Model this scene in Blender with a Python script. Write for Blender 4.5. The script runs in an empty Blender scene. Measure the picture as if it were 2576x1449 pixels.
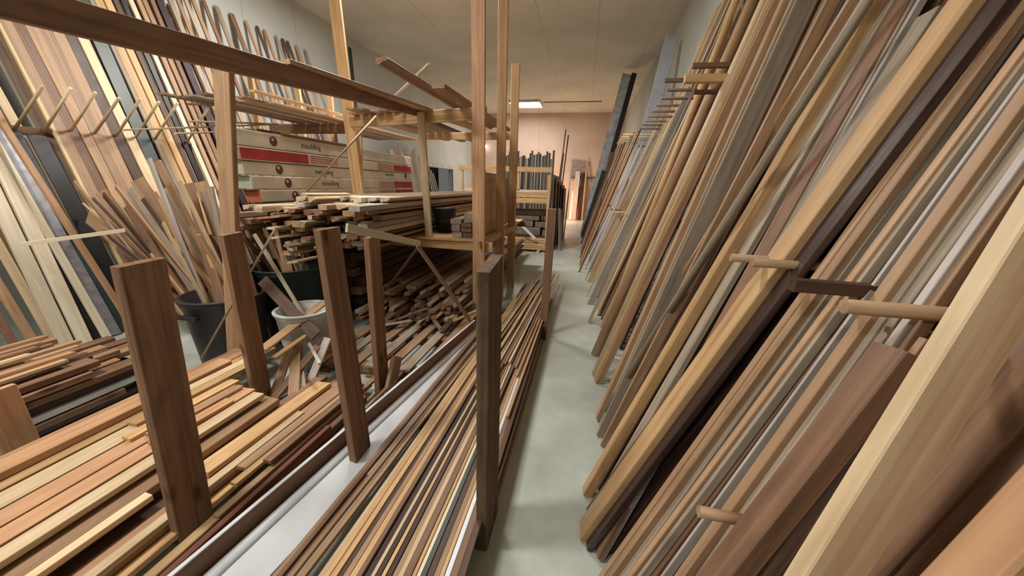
import bpy, math, random
from mathutils import Vector, Matrix
rnd = random.Random(7)
S = bpy.context.scene
COL = S.collection

# ------------------------------------------------------------------ camera
F, CX, CY, EYE = 900.0, 1288.0, 724.5, 1.6
YAW, PITCH, ROLL = 0.1870641, 0.2804417, 0.0261799
_f = Vector((-math.sin(YAW), math.cos(YAW), 0)); _r = Vector((math.cos(YAW), math.sin(YAW), 0)); _u = Vector((0, 0, 1))
FWD = _f*math.cos(PITCH) - _u*math.sin(PITCH); UP0 = _u*math.cos(PITCH) + _f*math.sin(PITCH)
RGT = _r*math.cos(ROLL) + UP0*math.sin(ROLL); UPV = -_r*math.sin(ROLL) + UP0*math.cos(ROLL)
cd = bpy.data.cameras.new('camera'); cam = bpy.data.objects.new('camera', cd); COL.objects.link(cam)
cd.sensor_width = 36; cd.lens = F/2576*36; cd.clip_start = .02; cd.clip_end = 100
m = Matrix((RGT, UPV, -FWD)).transposed().to_4x4(); m.translation = Vector((0, 0, EYE)); cam.matrix_world = m
S.camera = cam
O = Vector((0, 0, EYE))
def ray(u, v): return RGT*(u-CX)/F - UPV*(v-CY)/F + FWD
def at(u, v, x=None, y=None, z=None):           # a sight line meets a real plane of the room
    d = ray(u, v)
    t = x/d.x if x is not None else y/d.y if y is not None else (z-EYE)/d.z
    return O + d*t
def onlean(u, v, x0, k):                        # ... or the sloping plane the leaning boards lie in
    d = ray(u, v); t = (x0 + k*EYE)/(d.x - k*d.z)
    return O + d*t

# ------------------------------------------------------------------ materials
def srgb(c):
    return tuple(((x/255)/12.92 if x/255 <= .04045 else ((x/255+.055)/1.055)**2.4) for x in c) + (1,)
MATS = {}
def nodes(name):
    mt = bpy.data.materials.new(name); mt.use_nodes = True
    nt = mt.node_tree; b = nt.nodes['Principled BSDF']
    return mt, nt, b
def wood(name, c1, c2=None, rough=.55, grain=1.0, spec=.35, knots=False):
    if name in MATS: return MATS[name]
    if c2 is None: c2 = tuple(x*.68 for x in c1)
    mt, nt, b = nodes(name); N, L = nt.nodes.new, nt.links.new
    tc = N('ShaderNodeTexCoord'); oi = N('ShaderNodeObjectInfo')
    off = N('ShaderNodeVectorMath'); off.operation = 'SCALE'; off.inputs[0].default_value = (17, 31, 53); L(oi.outputs['Random'], off.inputs['Scale'])
    add = N('ShaderNodeVectorMath'); L(tc.outputs['Object'], add.inputs[0]); L(off.outputs[0], add.inputs[1])
    mp = N('ShaderNodeMapping'); mp.inputs['Scale'].default_value = (1.1, 42, 42); L(add.outputs[0], mp.inputs[0])
    n1 = N('ShaderNodeTexNoise'); n1.inputs['Scale'].default_value = 1; n1.inputs['Detail'].default_value = 6; n1.inputs['Distortion'].default_value = .6; L(mp.outputs[0], n1.inputs[0])
    mp2 = N('ShaderNodeMapping'); mp2.inputs['Scale'].default_value = (2.2, 9, 9); L(add.outputs[0], mp2.inputs[0])
    n2 = N('ShaderNodeTexNoise'); n2.inputs['Scale'].default_value = 1; n2.inputs['Detail'].default_value = 4; n2.inputs['Distortion'].default_value = 1.5; L(mp2.outputs[0], n2.inputs[0])
    mx = N('ShaderNodeMath'); mx.operation = 'MULTIPLY_ADD'; mx.inputs[1].default_value = .6*grain; L(n1.outputs[0], mx.inputs[0])
    m3 = N('ShaderNodeMath'); m3.operation = 'MULTIPLY'; m3.inputs[1].default_value = .4; L(n2.outputs[0], m3.inputs[0]); L(m3.outputs[0], mx.inputs[2])
    cr = N('ShaderNodeValToRGB'); cr.color_ramp.elements[0].position = .3; cr.color_ramp.elements[0].color = srgb(c2)
    cr.color_ramp.elements[1].position = .62; cr.color_ramp.elements[1].color = srgb(c1); L(mx.outputs[0], cr.inputs[0])
    hs = N('ShaderNodeHueSaturation'); L(cr.outputs[0], hs.inputs['Color'])
    vr = N('ShaderNodeMapRange'); vr.inputs['To Min'].default_value = .8; vr.inputs['To Max'].default_value = 1.18; L(oi.outputs['Random'], vr.inputs[0]); L(vr.outputs[0], hs.inputs['Value'])
    out = hs.outputs[0]
    if knots:
        vo = N('ShaderNodeTexVoronoi'); vo.inputs['Scale'].default_value = 1; mk = N('ShaderNodeMapping'); mk.inputs['Scale'].default_value = (3.2, 9, 9)
        L(add.outputs[0], mk.inputs[0]); L(mk.outputs[0], vo.inputs[0])
        kr = N('ShaderNodeMapRange'); kr.inputs['From Min'].default_value = .1; kr.inputs['From Max'].default_value = .22; kr.inputs['To Min'].default_value = .75; kr.inputs['To Max'].default_value = 0; L(vo.outputs[0], kr.inputs[0])
        mm = N('ShaderNodeMix'); mm.data_type = 'RGBA'; L(kr.outputs[0], mm.inputs[0]); L(out, mm.inputs[6]); mm.inputs[7].default_value = srgb((62, 38, 26)); out = mm.outputs[2]
    L(out, b.inputs['Base Color'])
    rr = N('ShaderNodeMapRange'); rr.inputs['To Min'].default_value = rough-.1; rr.inputs['To Max'].default_value = rough+.15; L(n2.outputs[0], rr.inputs[0]); L(rr.outputs[0], b.inputs['Roughness'])
    b.inputs['Specular IOR Level'].default_value = spec
    bp = N('ShaderNodeBump'); bp.inputs['Strength'].default_value = .25; bp.inputs['Distance'].default_value = .004; L(n1.outputs[0], bp.inputs['Height']); L(bp.outputs[0], b.inputs['Normal'])
    MATS[name] = mt; return mt
def plain(name, c, rough=.6, metal=0, mottle=.12, scale=6, emit=None, estr=0, c2=None):
    if name in MATS: return MATS[name]
    mt, nt, b = nodes(name); N, L = nt.nodes.new, nt.links.new
    tc = N('ShaderNodeTexCoord'); n = N('ShaderNodeTexNoise'); n.inputs['Scale'].default_value = scale; n.inputs['Detail'].default_value = 6; L(tc.outputs['Object'], n.inputs[0])
    cr = N('ShaderNodeValToRGB'); c2 = c2 or tuple(x*(1-mottle*2) for x in c)
    cr.color_ramp.elements[0].position = .3; cr.color_ramp.elements[0].color = srgb(c2); cr.color_ramp.elements[1].position = .7; cr.color_ramp.elements[1].color = srgb(c)
    L(n.outputs[0], cr.inputs[0]); L(cr.outputs[0], b.inputs['Base Color'])
    b.inputs['Roughness'].default_value = rough; b.inputs['Metallic'].default_value = metal
    if emit: b.inputs['Emission Color'].default_value = srgb(emit); b.inputs['Emission Strength'].default_value = estr
    MATS[name] = mt; return mt
# name: (light grain, dark grain, words)
WOODS = {
 'pale':   ((220, 196, 160), (184, 156, 118), 'pale pine'),
 'honey':  ((208, 170, 122), (166, 128, 86), 'honey pine'),
 'orange': ((198, 154, 116), (154, 114, 82), 'orange-toned pine'),
 'tan':    ((180, 146, 112), (138, 106, 80), 'tan'),
 'brown':  ((142, 108, 84), (98, 72, 56), 'mid-brown'),
 'dark':   ((96, 70, 54), (62, 44, 36), 'dark brown'),
 'walnut': ((70, 48, 42), (44, 30, 28), 'walnut-brown'),
 'grey':   ((172, 156, 136), (126, 112, 96), 'grey weathered'),
 'lilac':  ((196, 186, 178), (150, 140, 134), 'pale grey'),
 'cream':  ((222, 210, 184), (194, 178, 150), 'cream'),
 'red':    ((136, 82, 62), (98, 56, 44), 'red-brown'),
 'old':    ((148, 114, 88), (96, 72, 56), 'rough-sawn brown'),
}
def W(k):
    c1, c2, _ = WOODS[k]
    if k == 'old': return wood('wood_old', c1, c2, .75, 1.0, .2, knots=True)
    return wood('wood_'+k, c1, c2, .5 if k not in ('grey',) else .62)
WHITE = plain('white_primer_paint', (226, 229, 234), .35, mottle=.03)
BLACK = plain('black_paint', (34, 33, 34), .4)
SILVER = plain('silver_foil', (190, 190, 196), .35, .5, .12, 14)
def mat(k):
    if k == 'gloss': return wood('wood_gloss', (84, 62, 56), (52, 38, 36), .26, .6, .6)
    return {'white': WHITE, 'black': BLACK, 'silver': SILVER, 'green': plain('dark_green_paint', (44, 60, 52), .45),
            'teal': plain('dark_slate_paint', (62, 74, 80), .5), 'aub': plain('aubergine_paint', (66, 42, 50), .45)}.get(k) or W(k)
def word(k):
    return {'white': 'white primed', 'black': 'black', 'silver': 'silver foil-faced', 'green': 'dark green', 'teal': 'slate-grey', 'aub': 'aubergine-dark', 'gloss': 'glossy dark'}.get(k) or WOODS[k][2]

# ------------------------------------------------------------------ mesh helpers
def link(name, me, mt, parent=None):
    o = bpy.data.objects.new(name, me); COL.objects.link(o)
    if mt is not None: me.materials.append(mt)
    if parent is not None: o.parent = parent
    return o
SEEN = {}
def tag(o, label, cat, group=None, kind=None):
    o['label'] = label; o['category'] = cat
    if group: o['group'] = group
    o['kind'] = kind or 'thing'
    SEEN.setdefault(label, []).append(o.name)
    return o
def empty(name, loc, label, cat, group=None):
    o = bpy.data.objects.new(name, None); COL.objects.link(o); o.location = loc; o.empty_display_size = .05
    bpy.context.view_layer.update()
    return tag(o, label, cat, group)
def profile(kind, w, t):
    """cross-section in (y = width, z = thickness)"""
    a, b = w/2, t/2
    c = min(a, b)*.16
    if kind == 'flat':
        return [(-a+c, -b), (a-c, -b), (a, -b+c), (a, b-c), (a-c, b), (-a+c, b), (-a, b-c), (-a, -b+c)]
    if kind == 'round':
        n = 14; return [(a*math.cos(i*2*math.pi/n), b*math.sin(i*2*math.pi/n)) for i in range(n)]
    if kind == 'casing':      # stepped moulding
        return [(-a, -b), (a, -b), (a, -b*.2), (a*.8, b*.1), (a*.62, 0), (a*.5, b*.5), (a*.1, b*.55), (-a*.2, b*.4), (-a*.5, b*.65), (-a*.6, b), (-a*.9, b), (-a, b*.6)]
    if kind == 'fluted':
        p = [(-a, -b), (a, -b), (a, b)]; n = 5
        for i in range(n):
            y1 = a - (2*a)*(i+.25)/n; y2 = a - (2*a)*(i+.5)/n; y3 = a - (2*a)*(i+.75)/n
            p += [(y1, b), (y2, b*.3), (y3, b)]
        return p + [(-a, b)]
    if kind == 'crown':
        return [(-a, -b), (a*.7, -b), (a, -b*.4), (a, 0), (a*.7, b*.1), (a*.3, b*.25), (-a*.1, b*.6), (-a*.35, b), (-a*.8, b), (-a, b*.4)]
def frame(p0, p1, wdir):
    x = (p1-p0).normalized(); y = (wdir - x*wdir.dot(x)).normalized(); z = x.cross(y)
    mm = Matrix((x, y, z)).transposed().to_4x4(); mm.translation = p0
    return mm
def stick_mesh(L, pts, bow=(0, 0), skew=(0, 0), segs=1, taper=1.0):
    v, f = [], []
    n = len(pts)
    for i in range(segs+1):
        s = i/segs; bx = math.sin(math.pi*s)
        k = 1 + (taper-1)*s
        for (y, z) in pts:
            xo = skew[0]*y*(1 if i == 0 else 0) + skew[1]*y*(1 if i == segs else 0)
            v.append((s*L+xo, y*k+bow[0]*bx, z*k+bow[1]*bx))
    for i in range(segs):
        for j in range(n):
            a, b = i*n+j, i*n+(j+1) % n
            f.append((a, b, b+n, a+n))
    f.append(tuple(range(n))[::-1]); f.append(tuple(segs*n+j for j in range(n)))
    me = bpy.data.meshes.new('stick'); me.from_pydata(v, [], f); me.update()
    if n > 12:
        for p in me.polygons: p.use_smooth = len(p.vertices) == 4
    return me
def board(name, p0, p1, w, t, mt, wdir=(0, 1, 0), kind='flat', bow=(0, 0), skew=None, parent=None, taper=1.0):
    p0, p1 = Vector(p0), Vector(p1)
    if isinstance(mt, str): mt = mat(mt)
    if skew is None: skew = (rnd.uniform(-.12, .12), rnd.uniform(-.12, .12))
    me = stick_mesh((p1-p0).length, profile(kind, w, t), bow, skew, 8 if (bow[0] or bow[1]) else 1, taper)
    o = link(name, me, mt)
    mm = frame(p0, p1, Vector(wdir))
    if parent is not None:
        o.parent = parent; o.matrix_parent_inverse = parent.matrix_world.inverted()
    o.matrix_world = mm
    return o
def mesh_obj(name, v, f, mt, parent=None, smooth=False):
    me = bpy.data.meshes.new(name); me.from_pydata([tuple(a) for a in v], [], f); me.update()
    if smooth:
        for p in me.polygons: p.use_smooth = True
    o = link(name, me, mat(mt) if isinstance(mt, str) else mt)
    if parent is not None: o.parent = parent; o.matrix_parent_inverse = parent.matrix_world.inverted()
    return o
def box(name, a, b, mt, parent=None, ch=.004):
    a, b = Vector(a), Vector(b)
    lo = Vector((min(a.x, b.x), min(a.y, b.y), min(a.z, b.z))); hi = Vector((max(a.x, b.x), max(a.y, b.y), max(a.z, b.z)))
    d = hi-lo; ax = max(range(3), key=lambda i: d[i])
    c = (lo+hi)/2
    p0, p1 = c.copy(), c.copy(); p0[ax] = lo[ax]; p1[ax] = hi[ax]
    wd = [Vector((0, 1, 0)), Vector((0, 0, 1)), Vector((1, 0, 0))][ax]
    wi = [1, 2, 0][ax]; ti = [2, 0, 1][ax]
    return board(name, p0, p1, d[wi], d[ti], mt, wd, skew=(0, 0), parent=parent)
ONES = ['', 'first', 'second', 'third', 'fourth', 'fifth', 'sixth', 'seventh', 'eighth', 'ninth', 'tenth', 'eleventh', 'twelfth', 'thirteenth', 'fourteenth', 'fifteenth', 'sixteenth', 'seventeenth', 'eighteenth', 'nineteenth']
TENS = {2: ('twentieth', 'twenty'), 3: ('thirtieth', 'thirty'), 4: ('fortieth', 'forty'), 5: ('fiftieth', 'fifty'), 6: ('sixtieth', 'sixty'), 7: ('seventieth', 'seventy'), 8: ('eightieth', 'eighty'), 9: ('ninetieth', 'ninety')}
def nth(n):
    if n < 20: return ONES[n]
    if n >= 100: return 'hundredth' if n == 100 else 'hundred-and-' + nth(n-100)
    t, o = divmod(n, 10)
    return TENS[t][0] if o == 0 else TENS[t][1]+'-'+ONES[o]
def size(w): return 'wide' if w > .1 else 'narrow' if w < .05 else 'medium'

# ------------------------------------------------------------------ the setting
XL, XR, YB, YS, ZC = -5.95, 1.62, 19.0, -5.5, 5.0
def concrete(name, c1, c2, rough, stain=.0):
    mt, nt, b = nodes(name); N, L = nt.nodes.new, nt.links.new
    tc = N('ShaderNodeTexCoord'); n = N('ShaderNodeTexNoise'); n.inputs['Scale'].default_value = 1.7; n.inputs['Detail'].default_value = 9; n.inputs['Roughness'].default_value = .65; L(tc.outputs['Object'], n.inputs[0])
    cr = N('ShaderNodeValToRGB'); cr.color_ramp.elements[0].position = .35; cr.color_ramp.elements[0].color = srgb(c2); cr.color_ramp.elements[1].position = .65; cr.color_ramp.elements[1].color = srgb(c1)
    L(n.outputs[0], cr.inputs[0]); L(cr.outputs[0], b.inputs['Base Color']); b.inputs['Roughness'].default_value = rough
    bp = N('ShaderNodeBump'); bp.inputs['Strength'].default_value = .08; L(n.outputs[0], bp.inputs['Height']); L(bp.outputs[0], b.inputs['Normal'])
    return mt
def panelled(name, c, axis, pitch, seam):
    """painted sheet panels with faint joints every `pitch` metres along one axis"""
    mt, nt, b = nodes(name); N, L = nt.nodes.new, nt.links.new
    tc = N('ShaderNodeTexCoord'); sp = N('ShaderNodeSeparateXYZ'); L(tc.outputs['Object'], sp.inputs[0])
    d = N('ShaderNodeMath'); d.operation = 'DIVIDE'; d.inputs[1].default_value = pitch; L(sp.outputs[axis], d.inputs[0])
    fr = N('ShaderNodeMath'); fr.operation = 'FRACT'; L(d.outputs[0], fr.inputs[0])
    lt = N('ShaderNodeMath'); lt.operation = 'LESS_THAN'; lt.inputs[1].default_value = .012; L(fr.outputs[0], lt.inputs[0])
    n = N('ShaderNodeTexNoise'); n.inputs['Scale'].default_value = .8; n.inputs['Detail'].default_value = 5; L(tc.outputs['Object'], n.inputs[0])
    cr = N('ShaderNodeValToRGB'); cr.color_ramp.elements[0].position = .3; cr.color_ramp.elements[0].color = srgb(tuple(x*.9 for x in c)); cr.color_ramp.elements[1].position = .7; cr.color_ramp.elements[1].color = srgb(c); L(n.outputs[0], cr.inputs[0])
    mm = N('ShaderNodeMix'); mm.data_type = 'RGBA'; L(lt.outputs[0], mm.inputs[0]); L(cr.outputs[0], mm.inputs[6]); mm.inputs[7].default_value = srgb(seam)
    L(mm.outputs[2], b.inputs['Base Color']); b.inputs['Roughness'].default_value = .75
    return mt
def struct(name, v, f, mt):
    o = mesh_obj(name, v, f, mt); o['kind'] = 'structure'; return o
def slab(name, a, b, mt):
    x0, y0, z0 = a; x1, y1, z1 = b
    v = [(x0, y0, z0), (x1, y0, z0), (x1, y1, z0), (x0, y1, z0), (x0, y0, z1), (x1, y0, z1), (x1, y1, z1), (x0, y1, z1)]
    return struct(name, v, [(0, 3, 2, 1), (4, 5, 6, 7), (0, 1, 5, 4), (1, 2, 6, 5), (2, 3, 7, 6), (3, 0, 4, 7)], mt)
slab('floor', (XL-.2, YS-.2, -.2), (XR+.2, YB+.2, 0), concrete('sealed_concrete', (196, 202, 192), (168, 174, 164), .38))
slab('ceiling', (XL-.2, YS-.2, ZC), (XR+.2, YB+.2, ZC+.2), panelled('ceiling_panels', (226, 220, 206), 'X', 1.22, (188, 180, 166)))
WG = panelled('grey_wall_panels', (196, 200, 194), 'Y', 1.22, (160, 162, 156))
slab('wall_right', (XR, YS, 0), (XR+.2, YB, ZC), WG)
slab('wall_back', (XL-.2, YB, 0), (XR+.2, YB+.2, ZC), panelled('back_wall_panels', (208, 184, 166), 'X', 1.22, (170, 146, 130)))
slab('wall_front', (XL-.2, YS-.2, 0), (XR+.2, YS, ZC), WG)
# left wall with the opening of a dark doorway
DY0, DY1, DZ = 13.2, 16.2, 2.2
slab('wall_left', (XL-.2, YS, 0), (XL, DY0, ZC), WG)
w2 = slab('wall_left', (XL-.2, DY1, 0), (XL, YB, ZC), WG)
w3 = slab('wall_left', (XL-.2, DY0, DZ), (XL, DY1, ZC), WG)
d = slab('doorway_dark_1', (XL-.9, DY0-.3, 0), (XL-.8, DY1+.3, DZ+.3), plain('dark_doorway', (26, 28, 30), .8))  # near-black sheet behind the opening stands in for the unlit space beyond
for nm, a, b in (('door_frame', (XL-.02, DY0-.14, 0), (XL+.03, DY0, DZ+.14)), ('door_frame', (XL-.02, DY1, 0), (XL+.03, DY1+.14, DZ+.14)), ('door_frame', (XL-.02, DY0, DZ), (XL+.03, DY1, DZ+.14))):
    box(nm, a, b, plain('door_frame_paint', (206, 206, 200), .5), parent=d)
# conduit along the ceiling and cross conduit
t = board('trim_1', (-2.05, 8.4, ZC-.02), (-2.05, 14.4, ZC-.02), .03, .03, plain('grey_conduit', (120, 112, 102), .5, .3), kind='round'); t['kind'] = 'structure'
t = board('trim_2', (-2.0, 16.6, ZC-.02), (.4, 16.6, ZC-.02), .03, .03, plain('grey_conduit', (0, 0, 0)), kind='round'); t['kind'] = 'structure'

# ------------------------------------------------------------------ rack posts
PG = 'rough floor-rack posts along the aisle'
def post(base, top, w, t, m_, label, wdir=(0, 1, 0), group=PG, name='rack_post', sk=0, cat='post'):
    return tag(board(name, base, top, w, t, m_, wdir, skew=(0, sk)), label, cat, group)
post((-1.69, 1.005, 0), (-1.63, 1.03, 1.285), .155, .045, 'old', 'rough dark brown plank post at left front, largest in view, beside the pine pile', sk=.06)
post((-1.145, 1.52, 0), (-1.235, 1.57, 1.37), .145, .042, 'old', 'brown plank post rising beside the white moulding boards, lath at its top', sk=.05)
post((-.335, 1.30, 0), (-.335, 1.31, 1.31), .22, .05, wood('wood_dusty', (112, 94, 74), (64, 48, 38), .8, 1, .15), 'dusty grey-brown plank post nearest the aisle with sawn flat top', sk=.12)
post((-2.25, 1.95, 0), (-2.24, 1.94, 1.25), .14, .042, 'old', 'brown plank post standing before the dark bins with a weathered top', sk=.05)
post((-1.445, 2.25, 0), (-1.40, 2.21, 1.24), .14, .042, 'old', 'shorter brown plank post in front of the pallet, waney yellow edge', sk=.03)
post((-.335, 3.68, 0), (-.305, 3.68, 1.38), .05, .085, 'brown', 'thin brown post standing on the floor at the aisle edge', sk=.05)
post((-2.98, 1.12, 0), (-3.0, 1.12, .48), .14, .04, 'orange', 'short orange pine post stub at the far left beside the pine pile')
# foot cleats
tag(board('cleat', (-1.19, 1.36, .03), (-1.19, 1.62, .03), .06, .03, 'old', (1, 0, 0)), 'small wood cleat at the foot of the post beside the white boards', 'block')
tag(board('gusset_block', (-1.36, 2.2, .02), (-1.36, 2.36, .27), .13, .03, 'tan', (0, 1, 0)), 'tan wooden gusset against the foot of the post before the pallet', 'block')
TG = 'tall lumber rack posts beside the aisle'
for (x, y, zt, w, t, k, lb) in ((-1.165, 4.0, 4.2, .14, .042, 'orange', 'tall orange-brown rack post nearest the camera of the three by the aisle'),
                            (-1.085, 4.75, 4.2, .115, .042, 'honey', 'tall honey rack post in the middle of the three by the aisle'),
                            (-1.07, 5.5, 3.21, .115, .042, 'honey', 'tall honey rack post with cut top, farthest of the three by the aisle')):
    post((x, y, 0), (x, y, zt), w, t, k, lb, wdir=(1, 0, 0), group=TG)
post((-3.02, 4.62, 0), (-3.18, 4.62, 4.3), .042, .15, 'honey', 'tall honey post in the middle of the rack before the moulding boxes', wdir=(0, 1, 0), group=TG)
a, b_ = at(562, 170, y=2.28), at(578, 540, y=2.28); dd = (b_-a)/(b_.z-a.z)
post(a+dd*(0-a.z), a, .045, .13, 'tan', 'tan post at upper left carrying the long overhead plank', wdir=(0, 1, 0), group=TG)
a, b_ = at(903, 300, y=4.7), at(908, 480, y=4.7); post(a+(b_-a)/(b_.z-a.z)*(.93-a.z), a, .07, .035, 'pale', 'pale stud standing just right of the honey post before the boxes', wdir=(1, 0, 0), group='pale studs of the tall rack')
a, b_ = at(1058, 282, y=4.15), at(1080, 600, y=4.15); post(b_, a, .085, .035, 'pale', 'pale stud between the white moulding stack and the aisle posts', wdir=(1, 0, 0), group='pale studs of the tall rack')
for (u, vt, vb, y, lb) in ((626, 168, 320, 5.3, 'leftmost'), (746, 205, 300, 5.6, 'middle'), (829, 233, 300, 5.8, 'rightmost')):
    a = at(u, vt, y=y)
    post((a.x, y, 0), a, .09, .042, 'honey', lb+' of the three pale stud tops behind the upper left shelf', wdir=(1, 0, 0), group='studs behind the upper shelf')

# rack beams
BG = 'cross beams of the tall rack'
def beam(a, b, h, t, k, label): return tag(board('rack_beam', a, b, h, t, k, (0, 0, 1), skew=(0, 0)), label, 'beam', BG)
beam((-3.05, 4.56, 2.33), (-1.10, 4.06, 2.33), .13, .04, 'honey', 'honey cross beam carrying the upper boards, nearer of the two')
beam((-2.55, 5.6, 2.29), (-1.03, 5.57, 2.29), .10, .04, 'honey', 'honey cross beam carrying the upper boards, farther of the two')
beam((-4.6, 4.9, 2.30), (-3.24, 4.9, 2.30), .13, .04, 'brown', 'brown cross beam under the upper left shelf above the boxes')
beam((-3.6, 4.25, .885), (-1.02, 4.08, .885), .11, .04, 'honey', 'honey low beam under the block stack, stamped on its face')
beam((-3.7, 6.9, .885), (-1.06, 6.9, .885), .11, .04, 'brown', 'brown low beam at the far end of the white moulding stack')
beam((-4.5, 4.3, 1.10), (-3.05, 4.3, 1.10), .1, .04, 'brown', 'brown beam below the moulding boxes, nearer of the pair')
beam((-4.5, 7.0, 1.10), (-3.05, 7.0, 1.10), .1, .04, 'brown', 'brown beam below the moulding boxes, farther of the pair')

# ------------------------------------------------------------------ overhead planks
UG = 'planks lying on the upper rack level'
def up(p0, p1, w, t, k, label, kind='flat', bow=(0, 0), wdir=(1, 0, 0), name='plank'):
    return tag(board(name, p0, p1, w, t, k, wdir, kind, bow), label, 'plank', UG)
up((-2.03, .5, 2.13), (-1.93, 4.9, 2.44), .04, .125, 'brown', 'long dark plank on edge running overhead from the top left corner to the beam', wdir=(1, 0, 0), bow=(0, .0))
up(at(700, 158, z=2.34), (-1.72, 5.9, 2.43), .22, .03, 'tan', 'tan plank lying flat overhead with its near end above the boxes', bow=(0, -.01))
up(at(430, 95, z=2.52), (-1.82, 5.2, 2.46), .03, .1, 'brown', 'slim brown plank bowing over the long overhead plank', wdir=(1, 0, 0), bow=(0, .06))
up(at(960, 152, z=2.56), (-1.44, 5.7, 2.43), .13, .05, 'brown', 'brown channel-shaped board tilted up with its near end in the air', 'crown')
up(at(1102, 216, z=2.47), (-1.28, 6.0, 2.43), .13, .04, 'tan', 'short tan board end beside the nearest tall aisle post')
up(at(985, 250, z=2.53), at(1080, 160, z=2.62), .028, .028, 'cream', 'pale thin rod lying crosswise on the overhead boards', 'round', name='rod')
n = 0
for x in (-2.92, -2.78, -2.66, -2.53, -2.41, -2.28, -2.16):
    n += 1; up((x, 4.12+rnd.uniform(0, .3), 2.412), (x+.05, 7.4+rnd.uniform(-.5, .4), 2.412), .11, .022, rnd.choice(['brown', 'tan', 'grey', 'dark']), f'flat board on the far bay of the upper level, {nth(n)} from the left')
n = 0
for i, x in enumerate((-4.15, -4.05, -3.93, -3.82, -3.70, -3.58, -3.46, -3.35)):
    n += 1; y0 = (3.15, 3.3, 3.25, 3.4, 3.2, 3.5, 3.35, 3.6)[i]
    up((x, y0, 2.375), (x+.05, 7.0, 2.4), .1, .02, ('tan', 'brown', 'grey', 'tan', 'brown', 'grey', 'tan', 'honey')[i], f'thin board on the upper left shelf, {nth(n)} from the left')
for i, (u1, v1, u2, v2, k) in enumerate(((445, 245, 640, 262, 'tan'), (635, 228, 860, 290, 'honey'), (475, 262, 700, 266, 'brown'))):
    up(at(u1, v1, z=2.42+.03*i), at(u2, v2, z=2.43+.03*i), .06, .022, k, ['tan strip jutting out at the left end of the upper left shelf', 'honey strip lying on top of the upper left shelf', 'brown strip jutting below the upper left shelf'][i])
n = 0
for (u1, v1, u2, v2, y0, y1) in ((308, 327, 690, 313, 3.0, 4.2), (474, 305, 700, 312, 3.1, 4.3), (440, 336, 610, 330, 2.95, 3.9)):
    n += 1; tag(board('dowel_rod', at(u1, v1, y=y0), at(u2, v2, y=y1), .018, .018, 'pale', kind='round'), ['longest', 'upper right', 'lower right'][n-1]+' of the three pale dowel rods poking left below the upper shelf', 'rod', 'dowels poking from the shelf')
for i in range(5):
    x = -3.85+.042*i
    tag(board('lath', (x, 3.6+.12*i, 2.12+.012*(i % 3)), (x+.01, 5.6, 2.12+.012*(i % 3)), .038, .014, ('pale', 'tan', 'brown', 'grey', 'tan')[i], (1, 0, 0)), f'loose lath lying on top of the uppermost moulding box, {nth(i+1)} from the left', 'lath', 'laths on the box stack')

# ------------------------------------------------------------------ moulding boxes
CARD = plain('white_carton', (214, 204, 184), .7, mottle=.09, scale=2.5)
CARDO = plain('orange_carton_end', (206, 110, 82), .7); CARDG = plain('pale_green_carton_end', (198, 208, 176), .7)
REDP = plain('red_print', (178, 58, 62), .65); INK = plain('dark_print', (60, 48, 44), .7); EMB = plain('brown_emblem_print', (98, 66, 60), .7)
GREENS = plain('green_sticker', (90, 190, 120), .6)
def text_mesh(s, h):
    cu = bpy.data.curves.new('txt', 'FONT'); cu.body = s; cu.size = h; cu.align_x = 'CENTER'; cu.extrude = .0008; cu.resolution_u = 3
    o = bpy.data.objects.new('txt', cu); COL.objects.link(o)
    dg = bpy.context.evaluated_depsgraph_get(); me = bpy.data.meshes.new_from_object(o.evaluated_get(dg))
    bpy.data.objects.remove(o); bpy.data.curves.remove(cu)
    return me
RY = Matrix(((0, 0, 1), (1, 0, 0), (0, 1, 0))).to_4x4()     # text x -> +Y, text y -> +Z, normal -> +X
def lettering(s, h, x, y, z, mt, parent, name='lettering'):
    o = link(name, text_mesh(s, h), mt); mm = RY.copy(); mm.translation = Vector((x, y, z))
    o.parent = parent; o.matrix_parent_inverse = parent.matrix_world.inverted(); o.matrix_world = mm
    return o
def disc(name, x, y, z, r, mt, parent, th=.002, sq=1.0):
    n = 24; v = [(x+s*th, y+r*sq*math.cos(i*2*math.pi/n), z+r*math.sin(i*2*math.pi/n)) for s in (0, 1) for i in range(n)]
    f = [tuple(range(n, 2*n))]+[(i, (i+1) % n, n+(i+1) % n, n+i) for i in range(n)]
    return mesh_obj(name, v, f, mt, parent)
zs = [1.165, 1.325, 1.475, 1.63, 1.785, 1.935, 2.115]
xf = -3.66
boxlab = ['lowest carton of the moulding box stack, mostly hidden by moulding ends', 'white moulding carton second from the bottom with an orange end', 'white moulding carton third from the bottom with a pale green end', 'white moulding carton in the middle of the stack with a brown emblem', 'white moulding carton with the long red printed band', 'topmost white moulding carton with a dark open end']
boxlab = ['lowest long white moulding carton, its end bearing a green sticker', 'long white moulding carton with orange end, just above the lowest', 'long white moulding carton with pale green end, third from the bottom', 'long white moulding carton under the red-banded one', 'long moulding carton with a solid red printed band', 'topmost long white moulding carton with a dark open end']
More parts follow.
